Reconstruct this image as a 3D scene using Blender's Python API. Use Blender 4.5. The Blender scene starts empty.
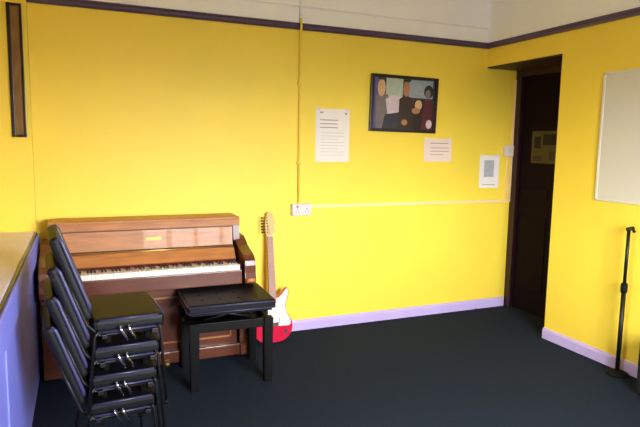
import bpy, bmesh, math, random
from mathutils import Vector, Matrix, Euler
random.seed(7)
SC = bpy.context.scene
COL = SC.collection
R = math.radians

# ------------------------------------------------------------------ materials
def lin(c):
    return tuple((v/12.92 if v <= .04045 else ((v+.055)/1.055)**2.4) for v in [x/255 for x in c])

def mat(name, rgb, rough=.5, metal=0, var=.0, scale=8, bump=0, bscale=60, coat=0, spec=.5, stretch=None):
    m = bpy.data.materials.new(name); m.use_nodes = True
    nt = m.node_tree; b = nt.nodes['Principled BSDF']
    c = lin(rgb)
    b.inputs['Base Color'].default_value = (*c, 1)
    b.inputs['Roughness'].default_value = rough
    b.inputs['Metallic'].default_value = metal
    b.inputs['Coat Weight'].default_value = coat
    b.inputs['Specular IOR Level'].default_value = spec
    tc = nt.nodes.new('ShaderNodeTexCoord'); mp = nt.nodes.new('ShaderNodeMapping')
    nt.links.new(tc.outputs['Object'], mp.inputs['Vector'])
    if stretch: mp.inputs['Scale'].default_value = stretch
    if var:
        n = nt.nodes.new('ShaderNodeTexNoise'); n.inputs['Scale'].default_value = scale
        n.inputs['Detail'].default_value = 5
        nt.links.new(mp.outputs[0], n.inputs['Vector'])
        r = nt.nodes.new('ShaderNodeValToRGB')
        r.color_ramp.elements[0].position = .3; r.color_ramp.elements[1].position = .7
        r.color_ramp.elements[0].color = (*[v*(1-var) for v in c], 1)
        r.color_ramp.elements[1].color = (*[min(1, v*(1+var)) for v in c], 1)
        nt.links.new(n.outputs['Fac'], r.inputs['Fac'])
        nt.links.new(r.outputs['Color'], b.inputs['Base Color'])
    if bump:
        n2 = nt.nodes.new('ShaderNodeTexNoise'); n2.inputs['Scale'].default_value = bscale
        nt.links.new(mp.outputs[0], n2.inputs['Vector'])
        bp = nt.nodes.new('ShaderNodeBump'); bp.inputs['Strength'].default_value = bump
        bp.inputs['Distance'].default_value = .01
        nt.links.new(n2.outputs['Fac'], bp.inputs['Height'])
        nt.links.new(bp.outputs['Normal'], b.inputs['Normal'])
    return m

M = {}
M['yellow'] = mat('yellow wall paint', (248, 217, 70), .55, var=.03, scale=2, bump=.06, bscale=30)
M['cream'] = mat('cream upper paint', (250, 248, 246), .6, var=.03, scale=3)
M['ceiling'] = mat('ceiling paint', (240, 238, 232), .7, var=.02, scale=3)
M['lilac'] = mat('lilac gloss paint', (196, 176, 226), .35, var=.04, scale=5)
M['purple'] = mat('purple panel paint', (142, 146, 255), .4, var=.06, scale=3)
M['sill'] = mat('beige sill paint', (222, 212, 246), .4, var=.05, scale=4)
M['rail'] = mat('dark plum rail paint', (84, 64, 92), .4, var=.1, scale=6)
M['carpet'] = mat('charcoal blue carpet', (32, 41, 54), .95, var=.16, scale=70, bump=.5, bscale=300, spec=.1)
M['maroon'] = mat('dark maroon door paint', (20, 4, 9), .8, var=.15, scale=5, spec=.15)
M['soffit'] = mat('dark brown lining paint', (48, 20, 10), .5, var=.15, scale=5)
M['white_paint'] = mat('white gloss paint', (225, 222, 214), .35)
M['cond_yellow'] = mat('conduit painted ochre', (240, 205, 70), .5)
M['trunk'] = mat('cream trunking', (244, 214, 160), .4)
M['plastic'] = mat('white plastic', (214, 206, 206), .3)
M['grey_plastic'] = mat('grey plastic', (120, 112, 116), .4)
M['paper'] = mat('white paper', (240, 232, 224), .8, var=.02, scale=10)
M['pink_paper'] = mat('pinkish paper', (236, 214, 200), .8, var=.02, scale=10)
M['ink'] = mat('faded ink', (170, 150, 145), .8)
M['greyprint'] = mat('grey print', (176, 176, 178), .8, var=.12, scale=30)
M['black_frame'] = mat('black frame lacquer', (22, 10, 12), .3)
M['board'] = mat('whiteboard enamel', (216, 210, 192), .28, var=.03, scale=2)
M['alu'] = mat('aluminium trim', (226, 220, 204), .4, .15)
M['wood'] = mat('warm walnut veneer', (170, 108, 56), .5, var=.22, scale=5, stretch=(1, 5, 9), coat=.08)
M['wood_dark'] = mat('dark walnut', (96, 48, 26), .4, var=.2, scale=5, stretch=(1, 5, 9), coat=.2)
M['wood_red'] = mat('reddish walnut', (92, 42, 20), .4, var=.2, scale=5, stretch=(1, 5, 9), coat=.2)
M['wood_darkest'] = mat('stained black walnut', (44, 22, 14), .45, var=.15, scale=6)  # near-black walnut for key blocks, beading and back board
M['ivory'] = mat('ivory key', (244, 236, 226), .2)
M['ebony'] = mat('ebony key', (14, 12, 13), .25)
M['brass'] = mat('brass', (200, 160, 90), .3, .9)
M['felt'] = mat('red felt', (96, 16, 22), .9)
M['vinyl'] = mat('black vinyl', (8, 8, 12), .5, var=.1, scale=12, bump=.12, bscale=80, spec=.22)
M['vinyl_highlight'] = mat('vinyl edge with painted highlight', (52, 50, 84), .35, var=.15, scale=20)  # bluish edge highlight of the black vinyl, painted into piping and back edges
M['black_metal'] = mat('black metal', (12, 11, 13), .45, .0, spec=.35)
M['chrome'] = mat('chrome', (220, 220, 225), .12, 1)
M['black_wood'] = mat('black lacquered wood', (7, 6, 7), .5, spec=.18)
M['g_red'] = mat('red guitar lacquer', (196, 26, 62), .15, coat=.5)
M['g_white'] = mat('white pickguard', (244, 240, 238), .25)
M['maple'] = mat('maple neck', (214, 176, 110), .35, var=.1, scale=6)
M['rosewood'] = mat('rosewood fretboard', (184, 132, 118), .5, var=.15, scale=12)
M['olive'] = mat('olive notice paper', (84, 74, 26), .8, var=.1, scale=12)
M['darkprint'] = mat('dark print', (16, 6, 6), .8)
M['amber'] = mat('amber brown print', (126, 88, 28), .6, var=.25, scale=6, stretch=(6, 6, 1.5))
M['steel'] = mat('dull steel', (176, 168, 164), .6, .2)
M['rubber'] = mat('black rubber', (9, 9, 9), .8, spec=.2)
M['cloth'] = mat('black grille cloth', (12, 11, 13), .9, bump=.4, bscale=300)
def glass_mat():
    m = bpy.data.materials.new('window glass'); m.use_nodes = True
    nt = m.node_tree; nt.nodes.remove(nt.nodes['Principled BSDF'])
    t = nt.nodes.new('ShaderNodeBsdfTransparent'); g = nt.nodes.new('ShaderNodeBsdfGlossy')
    g.inputs['Roughness'].default_value = .02
    f = nt.nodes.new('ShaderNodeFresnel'); f.inputs['IOR'].default_value = 1.45
    x = nt.nodes.new('ShaderNodeMixShader')
    nt.links.new(f.outputs[0], x.inputs[0]); nt.links.new(t.outputs[0], x.inputs[1]); nt.links.new(g.outputs[0], x.inputs[2])
    nt.links.new(x.outputs[0], nt.nodes['Material Output'].inputs[0])
    return m
M['glass'] = glass_mat()

# ------------------------------------------------------------------ mesh helpers
class MB:
    def __init__(self): self.bm = bmesh.new()
    def merge(self, other, mtx=None, mi=0):
        me = bpy.data.meshes.new('t'); other.to_mesh(me); other.free()
        if mtx: me.transform(mtx)
        n = len(self.bm.faces)
        self.bm.from_mesh(me); bpy.data.meshes.remove(me)
        self.bm.faces.ensure_lookup_table()
        for f in self.bm.faces[n:]: f.material_index = mi
        return self
    def box(self, x0, x1, y0, y1, z0, z1, bev=0, seg=2, mtx=None, mi=0):
        b = bmesh.new(); bmesh.ops.create_cube(b, size=1)
        for v in b.verts:
            v.co = Vector(((x0+x1)/2+v.co.x*(x1-x0), (y0+y1)/2+v.co.y*(y1-y0), (z0+z1)/2+v.co.z*(z1-z0)))
        if bev: bmesh.ops.bevel(b, geom=b.edges[:], offset=bev, segments=seg, profile=.6, affect='EDGES')
        return self.merge(b, mtx, mi)
    def tube(self, pts, r, n=10, mi=0, caps=True):
        pts = [Vector(p) for p in pts]; b = bmesh.new(); rings = []
        rs = r if isinstance(r, (list, tuple)) else [r]*len(pts)
        t0 = (pts[1]-pts[0]).normalized()
        a = t0.orthogonal().normalized()
        for i, p in enumerate(pts):
            if i == 0: t = t0
            elif i == len(pts)-1: t = (pts[i]-pts[i-1]).normalized()
            else: t = ((pts[i]-pts[i-1]).normalized()+(pts[i+1]-pts[i]).normalized()).normalized()
            a = (a-t*a.dot(t)).normalized(); c = t.cross(a)
            rings.append([b.verts.new(p+(a*math.cos(2*math.pi*k/n)+c*math.sin(2*math.pi*k/n))*rs[i]) for k in range(n)])
        for i in range(len(rings)-1):
            for k in range(n):
                b.faces.new((rings[i][k], rings[i][(k+1) % n], rings[i+1][(k+1) % n], rings[i+1][k]))
        if caps: b.faces.new(rings[0][::-1]); b.faces.new(rings[-1])
        for f in b.faces: f.smooth = True
        return self.merge(b, None, mi)
    def prism(self, pts, axis, d0, d1, bev=0, mi=0):
        """outline pts (u,v) extruded along axis from d0 to d1: axis 0 -> (d,u,v), 1 -> (u,d,v), 2 -> (u,v,d)"""
        b = bmesh.new()
        def P(u, v, d): return {0: (d, u, v), 1: (u, d, v), 2: (u, v, d)}[axis]
        A = [b.verts.new(P(u, v, d0)) for u, v in pts]; B = [b.verts.new(P(u, v, d1)) for u, v in pts]
        n = len(pts)
        fa = b.faces.new(A); fb = b.faces.new(B[::-1])
        for i in range(n): b.faces.new((A[i], B[i], B[(i+1) % n], A[(i+1) % n]))
        if bev:
            es = [e for f in (fa, fb) for e in f.edges]
            bmesh.ops.bevel(b, geom=list(set(es)), offset=bev, segments=2, affect='EDGES')
        bmesh.ops.triangulate(b, faces=[f for f in b.faces if len(f.verts) > 4])
        bmesh.ops.recalc_face_normals(b, faces=b.faces[:])
        return self.merge(b, None, mi)
    def lathe(self, prof, n=24, loc=(0, 0, 0), mi=0):
        b = bmesh.new(); rings = []
        for r, z in prof:
            rings.append([b.verts.new((loc[0]+r*math.cos(2*math.pi*k/n), loc[1]+r*math.sin(2*math.pi*k/n), loc[2]+z)) for k in range(n)])
        for i in range(len(rings)-1):
            for k in range(n): b.faces.new((rings[i][k], rings[i][(k+1) % n], rings[i+1][(k+1) % n], rings[i+1][k]))
        b.faces.new(rings[0][::-1]); b.faces.new(rings[-1])
        for f in b.faces: f.smooth = len(f.verts) == 4
        return self.merge(b, None, mi)
    def xf(self, mtx):
        bmesh.ops.transform(self.bm, matrix=mtx, verts=self.bm.verts); return self
    def build(self, name, m, parent=None):
        me = bpy.data.meshes.new(name); self.bm.to_mesh(me); self.bm.free()
        for x in (m if isinstance(m, list) else [m]): me.materials.append(x)
        o = bpy.data.objects.new(name, me); COL.objects.link(o)
        if parent: o.parent = parent
        return o

def smooth_outline(pts, k=5):
    out = []; n = len(pts)
    for i in range(n):
        p0, p1, p2, p3 = [Vector(pts[(i+j-1) % n]) for j in range(4)]
        for s in range(k):
            t = s/k
            out.append(tuple(.5*((2*p1)+(p2-p0)*t+(2*p0-5*p1+4*p2-p3)*t*t+(3*p1-p0-3*p2+p3)*t**3)))
    return out

def tag(o, label, cat, group=None):
    o['label'] = label; o['category'] = cat
    if group: o['group'] = group
    return o
def thing(name, label, cat, loc, rot=(0, 0, 0), group=None):
    o = bpy.data.objects.new(name, None); COL.objects.link(o)
    o.empty_display_size = .1; o.location = loc; o.rotation_euler = rot
    return tag(o, label, cat, group)
def struct(o):
    o['kind'] = 'structure'; return o
def copy_tree(o, parent=None):
    c = o.copy(); COL.objects.link(c)
    if parent: c.parent = parent
    for ch in list(o.children): copy_tree(ch, c)
    return c

# ------------------------------------------------------------------ room (x to the right along the back wall, y=0 back wall)
XL, YF, H = -3.886, -4.95, 3.05
XB = -4.42                    # back of the window bay
YB = -3.6                     # near end of the bay
ZR = 2.523                    # underside of the picture rail
XD = .387                     # depth of the door recess
YD = -.911                    # door recess width
ZD = 2.357                    # lintel
T = .15

struct(MB().box(XB-T, XD+.9, YF-T, T, -.1, 0).build('floor', M['carpet']))
struct(MB().box(XB-T, XD+.9, YF-T, T, H, H+.1).build('ceiling', M['ceiling']))
# back wall: yellow below the rail, cream above
m = MB().box(XL, XD+.05, 0, T, 0, ZR, mi=0).box(XL, XD+.05, 0, T, ZR, H, mi=1)
struct(m.build('wall_back', [M['yellow'], M['cream']]))
# right wall with the door recess
m = MB()
m.box(0, XD+.05, YF, YD, 0, ZR, mi=0); m.box(0, XD+.05, YD, 0, ZD, ZR, mi=0)
m.box(0, XD+.05, YF, 0, ZR, H, mi=1)
struct(m.build('wall_right', [M['yellow'], M['cream']]))
# left wall: panelled dado under a deep window bay, then plain wall
m = MB()
m.box(XB-T, XL-.0, YB, -.025, 0, .905, mi=2)
m.box(XB-T, XL, YF, YB, 0, H, mi=0)
m.box(XB-T, XL-.001, -.025, T, 0, H, mi=0)
WY0, WY1, WZ0, WZ1 = -3.45, -2.65, .98, 2.0
m.box(XB-T, XB, YB, WY0, .905, H, mi=0); m.box(XB-T, XB, WY1, -.025, .905, H, mi=0)
m.box(XB-T, XB, WY0, WY1, .905, WZ0, mi=0); m.box(XB-T, XB, WY0, WY1, WZ1, H, mi=0)
struct(m.build('wall_left', [M['yellow'], M['cream'], M['purple']]))
# wall behind the camera with a window
VX0, VX1, VZ0, VZ1 = -2.8, -1.1, .8, 2.35
m = MB()
m.box(XB-T, VX0, YF-T, YF, 0, H); m.box(VX1, XD+.9, YF-T, YF, 0, H)
m.box(VX0, VX1, YF-T, YF, 0, VZ0); m.box(VX0, VX1, YF-T, YF, VZ1, H)
struct(m.build('wall_front', M['purple']))

def window(name, a0, a1, z0, z1, axis, pos, n):
    """frame with n lights; axis 0: plane x=pos running along y; axis 1: plane y=pos running along x"""
    def bx(mb, u0, u1, w0, w1, d=.04):
        if axis == 0: mb.box(pos-d, pos+d, u0, u1, w0, w1, .006)
        else: mb.box(u0, u1, pos-d, pos+d, w0, w1, .006)
    f = MB(); t = .06
    bx(f, a0, a1, z0, z0+t); bx(f, a0, a1, z1-t, z1)
    for i in range(n+1):
        u = a0+(a1-a0-t)*i/n; bx(f, u, u+t, z0, z1)
    o = struct(f.build(name, M['white_paint']))
    for i in range(n):
        u = a0+(a1-a0-t)*i/n+t; v = a0+(a1-a0-t)*(i+1)/n
        g = MB(); bx(g, u-.005, v+.005, z0+t-.005, z1-t+.005, .003); g.build('pane', M['glass'], o)
    return o
window('window_1', WY0, WY1, WZ0, WZ1, 0, XB-.07, 4)
window('window_2', VX0, VX1, VZ0, VZ1, 1, YF-.07, 4)

# sill board of the bay with a rounded nose, and the narrow batten and rail on the purple panel
m = MB().box(XB, XL-.012, YB, -.026, .905, .962, .006)
struct(m.build('trim_1', M['sill']))
m = MB().box(XL-.012, XL+.004, YB, -.026, .905, .956, .002)  # dark strip painted in as the shadow gap between sill and purple panel
struct(m.build('painted_shadow_gap', M['black_frame']))
m = MB().box(XL+.0, XL+.016, YB, -.026, .80, .944, .005).box(XL, XL+.006, -1.97, -1.915, .0, .80, .002)
struct(m.build('trim_2', M['purple']))
# picture rail
def rail_prof(d):  # profile (out, z)
    return [(0, ZR), (.012, ZR), (.024, ZR+.014), (.024, ZR+.03), (.016, ZR+.04), (.02, ZR+.046), (.012, ZR+.054), (0, ZR+.054)]
m = MB(); m.prism([(-a, z) for a, z in rail_prof(0)], 0, XL+.0, 0)
m.prism([(-a, z) for a, z in rail_prof(0)], 1, YF, 0)
struct(m.build('trim_3', M['rail']))
# slim moulding high on the cream frieze
m = MB().prism([(0, 2.70), (-.012, 2.705), (-.016, 2.715), (0, 2.722)], 0, XL, 0)
struct(m.build('trim_4', M['cream']))
# baseboards
def base(name, seg, axis):
    pr = [(0, 0), (-.02, 0), (-.02, .07), (-.014, .085), (-.006, .092), (0, .092)]
    return struct(MB().prism(pr, axis, *seg).build(name, M['lilac']))
base('baseboard_back', (XL, XD-.045), 0)
o = base('baseboard_right', (YF, YD), 1)

# door recess: dark lining board, dark frame and door
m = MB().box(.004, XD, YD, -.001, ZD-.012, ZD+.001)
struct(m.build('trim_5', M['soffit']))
door = MB().box(XD+.012, XD+.05, YD+.06, -.075, .005, 2.28, .003)
for y0, y1 in ((YD+.12, -.53), (-.46, -.14)):
    for z0, z1 in ((.22, .95), (1.12, 1.22)):
        door.box(XD+.004, XD+.014, y0, y1, z0, z1, .004)
door = struct(door.build('door_1', M['maroon']))
fr = MB().box(XD-.03, XD+.05, -.078, -.001, 0, ZD-.012, .004).box(XD-.03, XD+.05, YD, YD+.062, 0, ZD-.012, .004).box(XD-.03, XD+.05, YD+.06, -.077, 2.28, ZD-.012, .004)
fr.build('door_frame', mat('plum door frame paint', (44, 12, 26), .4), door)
hd = MB().tube([(XD+.012, YD+.13, 1.05), (XD-.03, YD+.13, 1.05), (XD-.04, YD+.145, 1.05), (XD-.04, YD+.24, 1.045)], .009)
hd.lathe([(.024, 0), (.024, .006)], 16).build('door_handle', M['black_metal'], door)
struct(MB().box(XD+.05, XD+.1, YD-.1, T, 0, H).build('wall_recess', M['maroon']))

# ------------------------------------------------------------------ wall services
cn = thing('conduit', 'thin vertical conduit running from socket up past the picture rail', 'conduit', (-1.907, 0, 0))
MB().tube([(0, -.012, 1.11), (0, -.012, 1.8), (0, -.012, ZR-.03), (0, -.034, ZR-.005), (0, -.034, ZR+.06), (0, -.012, ZR+.085)], .0095).build('lower_pipe', M['cond_yellow'], cn)
MB().tube([(0, -.012, ZR+.085), (0, -.012, H-.002)], .0095).build('upper_pipe', M['cream'], cn)
for z in (1.45, 2.1):
    MB().box(-.02, .02, -.022, -.0005, z-.009, z+.009, .003).build('saddle_clip', M['cond_yellow'], cn)

sk = thing('wall_socket', 'white double power socket at foot of the vertical conduit', 'socket', (-1.885, 0, 1.055))
MB().box(-.088, .088, -.036, -.0005, -.05, .05, .006).build('back_box', M['plastic'], sk)
MB().box(-.084, .084, -.046, -.036, -.046, .046, .004).build('face_plate', M['plastic'], sk)
for s in (-1, 1):
    g = MB(); cx = .042*s
    g.box(cx-.004, cx+.004, -.0475, -.0455, .0, .011); g.box(cx-.015, cx-.008, -.0475, -.0455, -.02, -.014); g.box(cx+.008, cx+.015, -.0475, -.0455, -.02, -.014)
    g.build('outlet_holes', M['grey_plastic'], sk)
    MB().box(cx-.009, cx+.009, -.051, -.046, .018, .036, .002).build('rocker_switch', M['grey_plastic'] if s < 0 else M['plastic'], sk)

tr = thing('cable_trunking', 'long thin cream cable trunking running right from the socket', 'trunking', (0, 0, 1.077))
MB().box(-1.796, XD-.052, -.018, -.0005, -.013, .013, .003).build('trunking_lid', M['trunk'], tr)
MB().box(XD-.05, XD-.032, -.018, -.0005, -.013, 1.18, .003).build('riser', M['trunk'], tr)

sw = thing('light_switch', 'small white light switch beside the dark doorway', 'switch', (.295, 0, 1.57))
MB().box(-.055, .055, -.022, -.0005, -.05, .05, .005).build('back_box', M['plastic'], sw)
MB().box(-.058, .058, -.03, -.022, -.053, .053, .004).build('face_plate', M['pink_paper'], sw)
MB().box(-.012, .012, -.036, -.03, -.018, .018, .003).build('rocker_switch', M['plastic'], sw)
MB().box(.0, .014, -.012, -.0005, -.48, -.053, .002).build('drop_cable', M['trunk'], sw)

# ------------------------------------------------------------------ papers on the wall
def paper(name, label, x0, x1, z0, z1, m, lines, pic=None, curl=.004, inkm='ink'):
    t = thing(name, label, 'notice', ((x0+x1)/2, 0, (z0+z1)/2), group=None)
    w, h = (x1-x0)/2, (z1-z0)/2
    g = MB(); b = bmesh.new(); N = 8
    rows = []
    for i in range(N+1):
        v = -h+2*h*i/N
        rows.append([(b.verts.new((sx*w, -.0015-curl*(1-(i/N))**2, v)), b.verts.new((sx*w, -.0006-curl*(1-(i/N))**2, v))) for sx in (-1, 1)])
    for i in range(N):
        A, B = rows[i]; C, D = rows[i+1]
        b.faces.new((A[0], B[0], D[0], C[0])); b.faces.new((A[1], C[1], D[1], B[1]))
        b.faces.new((A[0], C[0], C[1], A[1])); b.faces.new((B[0], B[1], D[1], D[0]))
    b.faces.new((rows[0][0][0], rows[0][0][1], rows[0][1][1], rows[0][1][0])); b.faces.new((rows[N][0][0], rows[N][1][0], rows[N][1][1], rows[N][0][1]))
    g.merge(b).build('sheet', m, t)
    def off(v): return -.0019-curl*(1-((v+h)/(2*h)))**2
    g = MB()
    for u0, u1, v, th in lines:
        vv = -h+2*h*v
        g.box(-w+2*w*u0, -w+2*w*u1, off(vv)-.0006, off(vv), vv-th, vv+th)
    if lines: g.build('printed_text', M[inkm], t)
    if pic:
        u0, u1, v0, v1 = pic
        vm = -h+2*h*v0
        MB().box(-w+2*w*u0, -w+2*w*u1, off(vm)-.0008, off(vm), vm, -h+2*h*v1).build('printed_picture', M['greyprint'], t)
    for sx in (-1, 1):
        MB().box(sx*(w-.02)-.016, sx*(w-.02)+.016, -.0035, -.0008, h-.014, h+.012).build('tape', M['pink_paper'], t)
    return t
L = [(.12, .22, .93, .006), (.86, .92, .92, .008), (.12, .66, .79, .004), (.12, .64, .72, .004), (.12, .66, .65, .004)]
L += [(.15, .85-.2*(i % 3 == 2), .55-.06*i, .0011) for i in range(8)]
paper('wall_notice', 'tall white notice sheet on back wall, directly right of the conduit', -1.755, -1.44, 1.455, 1.902, M['paper'], L)
paper('wall_notice', 'small landscape paper notice hanging just below the framed photograph', -.672, -.37, 1.462, 1.672, M['pink_paper'],
      [(.22, .88, .80, .004), (.22, .9, .6, .003), (.22, .9, .45, .003), (.22, .7, .3, .003)])
paper('wall_notice', 'white portrait sheet with grey printed picture, left of the light switch', -.03, .205, 1.208, 1.522, M['paper'],
      [(.15, .8, .1, .003)], (.22, .72, .34, .86))

# framed group photograph
fp = thing('framed_photograph', 'black framed group photograph hanging on the yellow back wall', 'picture', (-.91, -.004, 1.97), (R(1.5), R(.6), 0))
w, h = .343, .247
f = MB(); d0, d1 = -.028, -.002
f.box(-w, w, d0, d1, h-.028, h, .003); f.box(-w, w, d0, d1, -h, -h+.028, .003)
f.box(-w, -w+.028, d0, d1, -h+.02, h-.02, .003); f.box(w-.028, w, d0, d1, -h+.02, h-.02, .003)
f.box(-w+.01, w-.01, -.008, -.002, -h+.01, h-.01)
f.build('frame', M['black_frame'], fp)
cols = [(58, 56, 64), (176, 186, 170), (150, 160, 170), (206, 166, 120), (50, 32, 26), (208, 190, 196), (46, 46, 54), (84, 78, 130), (170, 120, 84), (84, 24, 34), (34, 22, 20), (120, 110, 108)]
pm = [mat('photo tone %d' % i, c, .45, var=.08, scale=18) for i, c in enumerate(cols)]
p = MB(); W2, H2 = w-.027, h-.027
def uv(u, v): return (-W2+2*W2*u, H2-2*H2*v)
cnt = [0]
def poly(pts, mi):
    cnt[0] += 1; d = -.0085-.00012*cnt[0]
    p.prism([uv(*q) for q in pts], 1, d-.0001, d+.0001, mi=mi)
def ell(cu, cv, ru, rv, mi):
    poly([(min(1, max(0, cu+ru*math.cos(a*math.pi/9))), min(1, max(0, cv+rv*math.sin(a*math.pi/9)))) for a in range(18)], mi)
poly([(0, 0), (1, 0), (1, 1), (0, 1)], 0)
poly([(.2, 0), (.47, 0), (.47, .4), (.2, .4)], 1); poly([(.57, 0), (.97, 0), (.97, .36), (.57, .36)], 2)
poly([(0, 0), (.08, 0), (.1, .3), (.14, 1), (0, 1)], 7)
poly([(.05, .36), (.15, .28), (.24, .34), (.3, .7), (.25, 1), (.06, 1)], 11)            # left figure
ell(.13, .2, .062, .17, 3); ell(.12, .0, .06, .05, 10)
poly([(.2, .42), (.3, .33), (.45, .36), (.47, .6), (.4, .75), (.24, .7)], 5)              # pale shirt
poly([(.2, .72), (.44, .66), (.46, 1), (.16, 1)], 6)
poly([(.42, .4), (.5, .33), (.63, .36), (.68, .7), (.64, 1), (.42, 1)], 4)               # middle figure
ell(.53, .19, .055, .16, 8); ell(.54, .0, .065, .06, 10)
poly([(.66, .4), (.8, .36), (.9, .46), (.9, 1), (.64, 1)], 10)
ell(.74, .5, .06, .1, 3); ell(.7, .62, .07, .06, 8); ell(.52, .86, .05, .06, 8)
ell(.9, .22, .08, .13, 10); ell(.89, .27, .045, .09, 11)                                 # right figure
poly([(.84, .42), (.95, .38), (1, .5), (1, 1), (.8, 1)], 9); ell(.93, .88, .05, .09, 5)
p.build('photo_print', pm, fp)

# tall narrow dark frame on the bay reveal at far left
nf = thing('narrow_framed_panel', 'tall narrow dark framed panel on the far left yellow wall', 'picture', (-3.962, -.0255, 2.06))
f = MB(); f.box(-.044, -.022, -.022, -.0005, -.442, .442, .003); f.box(.03, .046, -.022, -.0005, -.442, .442, .003)
f.box(-.03, .04, -.02, -.0005, -.442, -.424, .003); f.box(-.03, .04, -.02, -.0005, .424, .442, .003)
f.build('frame', M['black_frame'], nf)
MB().box(-.024, .032, -.012, -.0005, -.428, .428).build('panel', M['amber'], nf)

# whiteboard on the right wall
wb = thing('whiteboard', 'large cream whiteboard on the right hand yellow wall', 'whiteboard', (0, -2.0, 1.69))
MB().box(-.014, -.0005, -.655, .655, -.462, .462).build('writing_surface', M['board'], wb)
f = MB()
for a, b_, c, d in ((-.665, .665, .455, .472), (-.665, .665, -.472, -.455), (-.667, -.648, -.472, .472), (.648, .667, -.472, .472)):
    f.box(-.02, -.0005, a, b_, c, d, .004)
f.build('edge_trim', M['alu'], wb)

# notice on the dark door
dn = thing('door_notice', 'dim olive notice with a dark picture on the dark door', 'notice', (XD+.0122, -.382, 1.61))
MB().box(-.003, -.0002, -.162, .162, -.15, .15).build('sheet', M['olive'], dn)
g = MB().box(-.0042, -.003, .05, .13, -.01, .1).box(-.0042, -.003, -.15, .02, .02, .12)
g.build('printed_picture', M['darkprint'], dn)
MB().box(-.004, -.003, .03, .13, -.13, -.08).build('printed_text', M['soffit'], dn)
MB().box(-.004, -.003, -.13, -.06, -.12, -.04).build('printed_block', M['soffit'], dn)

# ------------------------------------------------------------------ piano
PX0, PX1 = -3.79, -2.49
pn = thing('upright_piano', 'small brown wooden upright piano against the yellow wall', 'piano', (-3.12, -.06, 0))
X0, X1 = PX0+3.12, PX1+3.12          # local extents
yo = .06
def Y(v): return v+yo                # world y -> local
zt = 1.05
# cheeks (end panels with the arm sweeping forward under the keyboard)
arm = [(Y(-.06), .03), (Y(-.46), .03), (Y(-.46), .10), (Y(-.43), .12), (Y(-.42), .55), (Y(-.45), .585), (Y(-.55), .59), (Y(-.585), .605), (Y(-.592), .64),
       (Y(-.575), .675), (Y(-.58), .73), (Y(-.575), .765), (Y(-.53), .80), (Y(-.44), .82), (Y(-.36), .84), (Y(-.31), .872), (Y(-.26), .90), (Y(-.06), .91)]
upper = [(Y(-.06), .90), (Y(-.27), .89), (Y(-.30), .87), (Y(-.29), zt-.06), (Y(-.06), zt-.06)]
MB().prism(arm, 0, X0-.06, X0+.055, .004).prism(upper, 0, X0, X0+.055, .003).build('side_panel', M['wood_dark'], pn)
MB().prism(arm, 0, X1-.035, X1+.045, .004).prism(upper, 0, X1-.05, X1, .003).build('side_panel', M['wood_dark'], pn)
for xx in (X0-.0, X1+.008):
    g = MB().tube([(xx-.03, Y(-.575), .625), (xx+.03, Y(-.575), .625)], .022, 16)
    g.build('arm_scroll', M['wood'], pn)
MB().box(X0-.012, X1+.0, Y(-.30), Y(-.055), zt-.02, zt, .006).build('lid', M['wood'], pn)
MB().box(X0-.004, X1, Y(-.298), Y(-.06), zt-.066, zt-.019, .004).build('lid_lip', M['wood'], pn)
MB().box(X0+.02, X1-.02, Y(-.09), Y(-.06), .03, zt-.06).build('back_board', M['wood_darkest'], pn)
# upper front panel leaning back
pts = [(Y(-.265), zt-.068), (Y(-.289), zt-.068), (Y(-.305), .83), (Y(-.285), .83)]
MB().prism(pts, 0, X0+.056, X1-.056, .002).build('upper_panel', M['wood'], pn)
g = MB()
for z0, z1, y0 in ((.835, .843, -.309), (zt-.075, zt-.069, -.291)): g.box(X0+.06, X1-.06, Y(y0), Y(y0)+.012, z0, z1)
g.build('beading', M['wood_darkest'], pn)
MB().box(-.055, .055, Y(-.2995), Y(-.296), .90, .925, .001).build('nameplate', M['brass'], pn)
# fallboard folded open behind the keys
pts = [(Y(-.30), .832), (Y(-.335), .838), (Y(-.355), .826), (Y(-.408), .757), (Y(-.40), .748), (Y(-.30), .79)]
MB().prism(pts, 0, X0+.058, X1-.058, .002).build('fallboard', M['wood'], pn)
MB().tube([(X0+.06, Y(-.345), .836), (X1-.06, Y(-.345), .836)], .006, 8).build('hinge', M['brass'], pn)
MB().box(X0+.06, X1-.06, Y(-.405), Y(-.395), .735, .752).build('felt_strip', M['felt'], pn)
# key bed, slip, cheek blocks
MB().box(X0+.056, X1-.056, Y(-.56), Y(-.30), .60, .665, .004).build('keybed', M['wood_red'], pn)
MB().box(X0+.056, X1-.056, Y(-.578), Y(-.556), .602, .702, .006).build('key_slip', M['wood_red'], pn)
KX0, KX1 = X0+.135, X1-.066
MB().box(X0+.056, KX0-.004, Y(-.556), Y(-.41), .66, .745, .006).build('key_block', M['wood_darkest'], pn)
MB().box(KX1+.002, X1-.056, Y(-.556), Y(-.41), .66, .745, .003).build('key_block', M['wood_darkest'], pn)
NW = 49
kw = (KX1-KX0)/NW
wk = MB().box(-kw/2+.0006, kw/2-.0006, Y(-.552), Y(-.40), .668, .736, .002).build('white_key', M['ivory'], pn)
wk.location.x = KX0+kw/2
for i in range(1, NW):
    c = wk.copy(); COL.objects.link(c); c.location.x = KX0+kw*(i+.5)
bk = None
for i in range(NW-1):
    if (i % 7) in (0, 1, 3, 4, 5):
        x = KX0+kw*(i+1)
        if bk is None:
            pr = [(-.0065, .734), (.0065, .734), (.0048, .75), (-.0048, .75)]
            b = MB().prism(pr, 1, Y(-.495), Y(-.40), .0008); bk = b.build('black_key', M['ebony'], pn); bk.location.x = x
        else:
            c = bk.copy(); COL.objects.link(c); c.location.x = x
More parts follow.
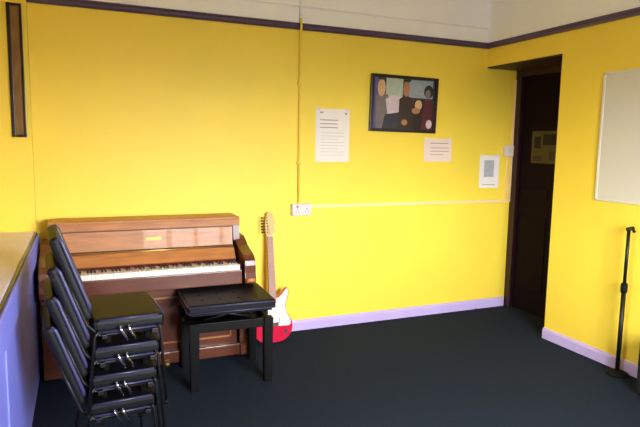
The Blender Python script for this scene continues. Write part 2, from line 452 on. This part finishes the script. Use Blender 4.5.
# lower case
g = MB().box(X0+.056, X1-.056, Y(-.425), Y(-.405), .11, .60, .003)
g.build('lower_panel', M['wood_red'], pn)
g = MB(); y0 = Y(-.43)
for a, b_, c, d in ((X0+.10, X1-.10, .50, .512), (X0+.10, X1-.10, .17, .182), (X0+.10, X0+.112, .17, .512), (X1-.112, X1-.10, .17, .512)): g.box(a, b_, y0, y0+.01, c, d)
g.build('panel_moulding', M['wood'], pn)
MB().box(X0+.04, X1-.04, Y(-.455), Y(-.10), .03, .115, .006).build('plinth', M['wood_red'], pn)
for s in (-.05, .05):
    g = MB().box(s-.022, s+.022, Y(-.50), Y(-.452), .052, .06, .003); g.tube([(s, Y(-.50), .057), (s, Y(-.535), .05)], [.02, .017], 10).build('pedal', M['brass'], pn)
for xx in (X0+.04, X1-.04):
    for yy in (-.41, -.12):
        MB().tube([(xx-.011, Y(yy), .017), (xx+.011, Y(yy), .017)], .0165, 14).build('castor', M['black_metal'], pn)

# ------------------------------------------------------------------ piano bench
bn = thing('piano_bench', 'black padded piano bench with four legs in front of the piano', 'bench', (-2.70, -.70, 0), (0, 0, R(-1.5)))
hw, hd = .288, .25
g = MB().box(-hw, hw, -hd, hd, .515, .578, .018, 3)
g.build('seat', M['vinyl'], bn)
g = MB()
for z in (.524, .566):
    g.tube([(-hw+.015, -hd, z), (hw-.015, -hd, z), (hw, -hd+.015, z), (hw, hd-.015, z), (hw-.015, hd, z), (-hw+.015, hd, z), (-hw, hd-.015, z), (-hw, -hd+.015, z), (-hw+.015, -hd, z)], .005, 6)
g.build('piping', M['vinyl_highlight'], bn)
g = MB()
for i in range(4):
    for j in range(3): g.lathe([(.011, 0), (.009, .003), (.004, .0045)], 10, (-.18+.12*i, -.14+.14*j, .5775))
g.build('button', M['vinyl'], bn)
MB().box(-hw+.02, hw-.02, -hd+.02, hd-.02, .50, .517, .003).build('seat_board', M['black_wood'], bn)
for sy in (-1, 1):
    g = MB().tube([(-.17, sy*.13, .44), (.12, sy*.13, .50)], .009, 8); g.tube([(.17, sy*.145, .44), (-.12, sy*.145, .50)], .009, 8)
    g.build('lifting_scissors', M['black_metal'], bn)
AX, AY = .245, .205
g = MB()
for sy in (-1, 1): g.box(-AX, AX, sy*AY-.011, sy*AY+.011, .385, .445, .003)
for sx in (-1, 1): g.box(sx*AX-.011, sx*AX+.011, -AY, AY, .385, .445, .003)
g.build('apron', M['black_wood'], bn)
MB().box(-AX+.01, AX-.01, -AY+.01, AY-.01, .40, .412).build('mechanism_board', M['black_wood'], bn)
for sx in (-1, 1):
    for sy in (-1, 1):
        b = bmesh.new(); bmesh.ops.create_cube(b, size=1)
        for v in b.verts:
            k = .031 if v.co.z > 0 else .026
            v.co = Vector((sx*AX+(1 if v.co.x > 0 else -1)*k, sy*AY+(1 if v.co.y > 0 else -1)*k, .45 if v.co.z > 0 else 0))
        bmesh.ops.bevel(b, geom=b.edges[:], offset=.004, segments=2, affect='EDGES')
        MB().merge(b).build('leg', M['black_wood'], bn)
for sx in (-1, 1):
    g = MB().tube([(sx*(AX+.01), 0, .415), (sx*(AX+.03), 0, .415), (sx*(AX+.032), 0, .415), (sx*(AX+.055), 0, .415)], [.009, .009, .026, .024], 14)
    g.build('height_knob', M['black_wood'], bn)

# ------------------------------------------------------------------ electric guitar
gt = thing('electric_guitar', 'red and white electric guitar leaning on wall beside the piano', 'guitar', (-2.187, -.215, .002), (R(-9.6), R(.9), R(4)))
S = 1.075
body = [(0, 0), (.07, .006), (.125, .04), (.155, .10), (.145, .16), (.112, .215), (.103, .26), (.118, .31), (.132, .355), (.13, .395), (.112, .40), (.085, .365), (.055, .34), (.03, .335),
        (-.03, .335), (-.05, .345), (-.075, .385), (-.105, .43), (-.13, .45), (-.147, .435), (-.147, .385), (-.13, .32), (-.113, .27), (-.122, .22), (-.152, .16), (-.162, .10), (-.138, .04), (-.08, .006)]
ol = [(x*S, z*S) for x, z in smooth_outline(body, 4)]
MB().prism(ol, 1, -.022, .022, .006).build('body', M['g_red'], gt)
pg = [(-.02, .12), (.06, .118), (.128, .118), (.139, .155), (.108, .212), (.098, .26), (.112, .31), (.126, .355), (.125, .388), (.113, .393), (.085, .36), (.055, .336), (.03, .33),
      (-.03, .33), (-.055, .338), (-.08, .376), (-.109, .424), (-.131, .442), (-.141, .43), (-.14, .385), (-.124, .32), (-.107, .27), (-.115, .22), (-.13, .17), (-.1, .13)]
MB().prism([(x*S, z*S) for x, z in smooth_outline(pg, 4)], 1, -.0245, -.0215, .0008).build('pickguard', M['g_white'], gt)
for z, a in ((.185, 12), (.235, 0), (.285, 0)):
    g = MB().box(-.042, .042, -.032, -.024, -.009, .009, .006)
    g.xf(Matrix.Translation((0, 0, z*S)) @ Matrix.Rotation(R(a), 4, 'Y')); g.build('pickup', M['paper'], gt)
MB().box(-.04, .04, -.033, -.021, .118*S, .148*S, .002).build('bridge', M['chrome'], gt)
MB().tube([(.035, -.03, .135*S), (.04, -.05, .15*S), (.05, -.055, .25*S)], .0025, 6).build('tremolo_arm', M['chrome'], gt)
for x, z in ((.085, .205), (.1, .172), (.108, .145)):
    g = MB(); g.tube([(x*S, -.024, z*S), (x*S, -.036, z*S)], [.011, .009], 12); g.build('control_knob', M['paper'], gt)
MB().prism([(.085, .07), (.1, .055), (.125, .085), (.115, .1)], 1, -.0245, -.0215).build('jack_plate', M['chrome'], gt)
N0, N1 = .30*S, .80*S
nk = MB(); nk.prism([(-.031, N0), (.031, N0), (.024, N1), (-.024, N1)], 1, -.024, .0); nk.build('neck', M['maple'], gt)
fbd = MB().prism([(-.031, .285*S), (.031, .285*S), (.024, N1), (-.024, N1)], 1, -.031, -.024, .0005).build('fretboard', M['rosewood'], gt)
g = MB(); sl = .647*S
zb = N1-sl
for k in range(1, 22):
    z = zb+sl*2**(-k/12)
    if z > .29*S:
        hwf = .024+.007*(N1-z)/(N1-N0); g.box(-hwf, hwf, -.0325, -.0305, z-.0012, z+.0012)
g.build('frets', M['steel'], fbd)
MB().box(-.024, .024, -.034, -.022, N1-.002, N1+.004).build('nut', M['ivory'], gt)
hs = [(-.021, .80), (.021, .80), (.026, .815), (.05, .825), (.058, .84), (.045, .855), (.046, .875), (.052, .905), (.048, .945), (.03, .975), (.005, .985), (-.012, .975), (-.016, .96), (-.028, .93), (-.034, .86), (-.03, .825)]
MB().prism([(x*.92*S, z*S) for x, z in smooth_outline(hs, 3)], 1, -.016, -.001, .002).build('headstock', M['maple'], gt)
for k in range(6):
    z = (.83+.022*k)*S
    g = MB().tube([(-.018*S, -.026, z), (-.018*S, -.01, z)], .0045, 8)
    g.tube([(-.03*S, -.006, z), (-.05*S, -.006, z)], .003, 6); g.box(-.062*S, -.048*S, -.011, -.001, z-.007, z+.007, .003)
    g.build('tuning_peg', M['black_metal'], gt)
for k in range(6):
    x0 = -.026+.0104*k; x1 = -.0165+.0066*k
    MB().tube([(x0, -.0345, .135*S), (x1, -.0345, N1), (-.018*S, -.018, (.83+.022*k)*S)], .0006+.0001*(5-k), 4).build('string', M['steel'], gt)
for x, z in ((0, 0.001), (-.135*S, .452*S)):
    g = MB().tube([(x, 0, z), (x, 0, z-.012 if z < .1 else z+.012)], [.005, .008], 8); g.build('strap_button', M['chrome'], gt)

# ------------------------------------------------------------------ stack of black chairs
SEAT, HW, HD = .43, .215, .158
def make_chair(label):
    t = thing('stacking_chair', label, 'chair', (0, 0, 0), group='stacked black padded chairs')
    g = MB().box(-HD, HD, -HW, HW, SEAT-.068, SEAT, .024, 3); g.build('seat', M['vinyl'], t)
    g = MB()
    for z in (SEAT-.006, SEAT-.06):
        g.tube([(HD-.004, -HW+.02, z), (HD-.004, HW-.02, z)], .005, 6); g.tube([(-HD+.03, -HW+.002, z), (HD-.03, -HW+.002, z)], .005, 6)
    g.build('piping', M['vinyl_highlight'], t)
    # back: padded, leaning
    a = math.atan2(.133, .386)
    g = MB().box(-.022, .024, -HW, HW, -.03, .365, .02, 3)
    back = Matrix.Translation((-HD-.022, 0, SEAT+.03)) @ Matrix.Rotation(-a, 4, 'Y')
    g.xf(back); g.build('backrest', M['vinyl'], t)
    for yy in (-HW+.004, HW-.004):
        g = MB().tube([(.021, yy, .01), (.026, yy, .03), (.026, yy, .335), (.016, yy, .36)], .009, 8)
        g.xf(back); g.build('back_edge', M['vinyl_highlight'], t)
    for sy in (-1, 1):
        yy = sy*(HW+.012); yo2 = sy*(HW+.034)
        g = MB().tube([(HD-.035, yy, SEAT-.045), (HD-.025, yy, SEAT-.06), (HD-.005, yo2, .012)], .0068, 10); lg = g.build('leg', M['black_metal'], t)
        MB().tube([(HD-.006, yo2, .02), (HD-.005, yo2, .0)], .010, 10).build('rubber_foot', M['rubber'], lg)
        g = MB().tube([(-HD+.03, yy, SEAT-.045), (-HD+.01, yy, SEAT-.07), (-HD-.03, yo2, .012)], .0068, 10); lg = g.build('leg', M['black_metal'], t)
        MB().tube([(-HD-.029, yo2, .02), (-HD-.03, yo2, .0)], .010, 10).build('rubber_foot', M['rubber'], lg)
        yi = sy*(HW-.006)
        MB().tube([(HD-.035, yi, SEAT-.072), (-HD+.03, yi, SEAT-.072), (-HD-.02, yi, SEAT-.02), (-HD-.045, yi, SEAT+.05), (-HD-.10, yi, SEAT+.20)], .008, 10).build('side_tube', M['black_metal'], t)
        g = MB()
        for k in (0, 1):
            x = -.03+.035*k
            g.tube([(x-.012, yy+sy*.014, SEAT-.03), (x-.008, yy+sy*.018, SEAT-.05), (x+.012, yy+sy*.018, SEAT-.085), (x+.016, yy+sy*.012, SEAT-.10)], .0055, 8)
        g.build('chrome_hook', M['chrome'], t)
    g = MB()
    for x in (HD-.05, -HD+.05): g.box(x-.012, x+.012, -HW-.014, HW+.014, SEAT-.088, SEAT-.066, .003)
    g.build('seat_frame', M['black_metal'], t)
    for x in (HD-.07, -HD+.07):
        for sy in (-1, 1): MB().lathe([(.014, -.1275), (.016, -.07)], 10, (x, sy*(HW-.06), SEAT)).build('stacking_buffer', M['rubber'], t)
    return t
labs = ['black padded chair at the very bottom of the chair stack by the bay', 'black padded chair second from the bottom of the chair stack',
        'black padded chair second from the top of the chair stack', 'topmost black padded chair of the stack, its backrest reaching highest']
ch = make_chair(labs[0])
CH = (-3.457, -1.60); RZ = R(4)
for k in range(4):
    o = ch if k == 0 else copy_tree(ch)
    o['label'] = labs[k]
    o.location = (CH[0]+.012*k, CH[1]+.002*k, .128*k); o.rotation_euler = (0, 0, RZ)

# ------------------------------------------------------------------ items by the right wall
st = thing('microphone_stand', 'slim black upright stand with short top clip by the right wall', 'stand', (-.09, -1.70, 0), (0, 0, 0))
g = MB().lathe([(.07, 0), (.074, .006), (.07, .016), (.03, .024), (.02, .03)], 32); g.build('base', M['rubber'], st)
MB().tube([(0, 0, .025), (0, 0, .62)], .0155, 12).build('lower_tube', M['black_metal'], st)
MB().lathe([(.019, .60), (.023, .61), (.023, .66), (.016, .67)], 16).build('clutch', M['rubber'], st)
MB().tube([(0, 0, .66), (0, 0, 1.055)], .0115, 12).build('upper_tube', M['black_metal'], st)
g = MB().tube([(-.018, 0, 1.05), (.03, -.01, 1.06)], .014, 10); g.tube([(.025, -.008, 1.06), (.04, -.012, 1.03)], .01, 8).build('clip', M['black_metal'], st)

sp = thing('speaker_cabinet', 'low black cabinet on floor, cut off by right photo edge', 'speaker', (-.145, -2.15, 0), (0, 0, 0))
MB().box(-.12, .12, -.17, .17, .012, .36, .008).build('cabinet', M['cloth'], sp)
MB().box(-.128, -.12, -.15, .15, .03, .33, .003).build('grille', M['cloth'], sp)
MB().tube([(0, -.06, .36), (0, -.055, .38), (0, .055, .38), (0, .06, .36)], .008, 8).build('handle', M['rubber'], sp)
for sx in (-1, 1):
    for sy in (-1, 1): MB().lathe([(.014, 0), (.016, .013)], 10, (sx*.1, sy*.145, 0)).build('rubber_foot', M['rubber'], sp)

# ------------------------------------------------------------------ camera
f_, yaw, pit, roll, cx, cy = 562.2, .40424, .12182, .016604, -3.5897, -4.4136
fw = Vector((math.sin(yaw)*math.cos(pit), math.cos(yaw)*math.cos(pit), -math.sin(pit)))
r0 = Vector((math.cos(yaw), -math.sin(yaw), 0)); u0 = r0.cross(fw)
r = r0*math.cos(roll)+u0*math.sin(roll); u = -r0*math.sin(roll)+u0*math.cos(roll)
cam = bpy.data.cameras.new('camera'); co = bpy.data.objects.new('camera', cam); COL.objects.link(co)
mt = Matrix((r, u, -fw)).transposed().to_4x4(); mt.translation = (cx, cy, 1.6)
co.matrix_world = mt
cam.sensor_width = 36; cam.lens = f_*36/640; cam.clip_start = .02
SC.camera = co

# ------------------------------------------------------------------ daylight
wd = bpy.data.worlds.new('sky'); SC.world = wd; wd.use_nodes = True
nt = wd.node_tree; bg = nt.nodes['Background']
tc = nt.nodes.new('ShaderNodeTexCoord'); sx = nt.nodes.new('ShaderNodeSeparateXYZ'); rp = nt.nodes.new('ShaderNodeValToRGB')
nt.links.new(tc.outputs['Generated'], sx.inputs[0])
mr = nt.nodes.new('ShaderNodeMapRange'); mr.inputs[1].default_value = -1; mr.inputs[2].default_value = 1
nt.links.new(sx.outputs['Z'], mr.inputs[0]); nt.links.new(mr.outputs[0], rp.inputs[0])
e = rp.color_ramp.elements
e[0].position = .47; e[0].color = (.12, .12, .115, 1); e[1].position = .53; e[1].color = (.92, .96, 1, 1)
nt.links.new(rp.outputs[0], bg.inputs['Color']); bg.inputs['Strength'].default_value = 67
def portal(name, loc, rot, sxx, syy):
    l = bpy.data.lights.new(name, 'AREA'); l.shape = 'RECTANGLE'; l.size = sxx; l.size_y = syy
    l.cycles.is_portal = True
    o = bpy.data.objects.new(name, l); COL.objects.link(o); o.location = loc; o.rotation_euler = rot
portal('window_portal', (XB-.16, (WY0+WY1)/2, (WZ0+WZ1)/2), (0, R(-90), 0), WZ1-WZ0, WY1-WY0)
portal('window_portal', ((VX0+VX1)/2, YF-.16, (VZ0+VZ1)/2), (R(90), 0, 0), VX1-VX0, VZ1-VZ0)

vs = SC.view_settings
vs.view_transform = 'Standard'; vs.look = 'None'; vs.gamma = 1; vs.exposure = 0; vs.use_curve_mapping = False
SC.cycles.max_bounces = 10; SC.cycles.diffuse_bounces = 6
SC.cycles.use_denoising = True
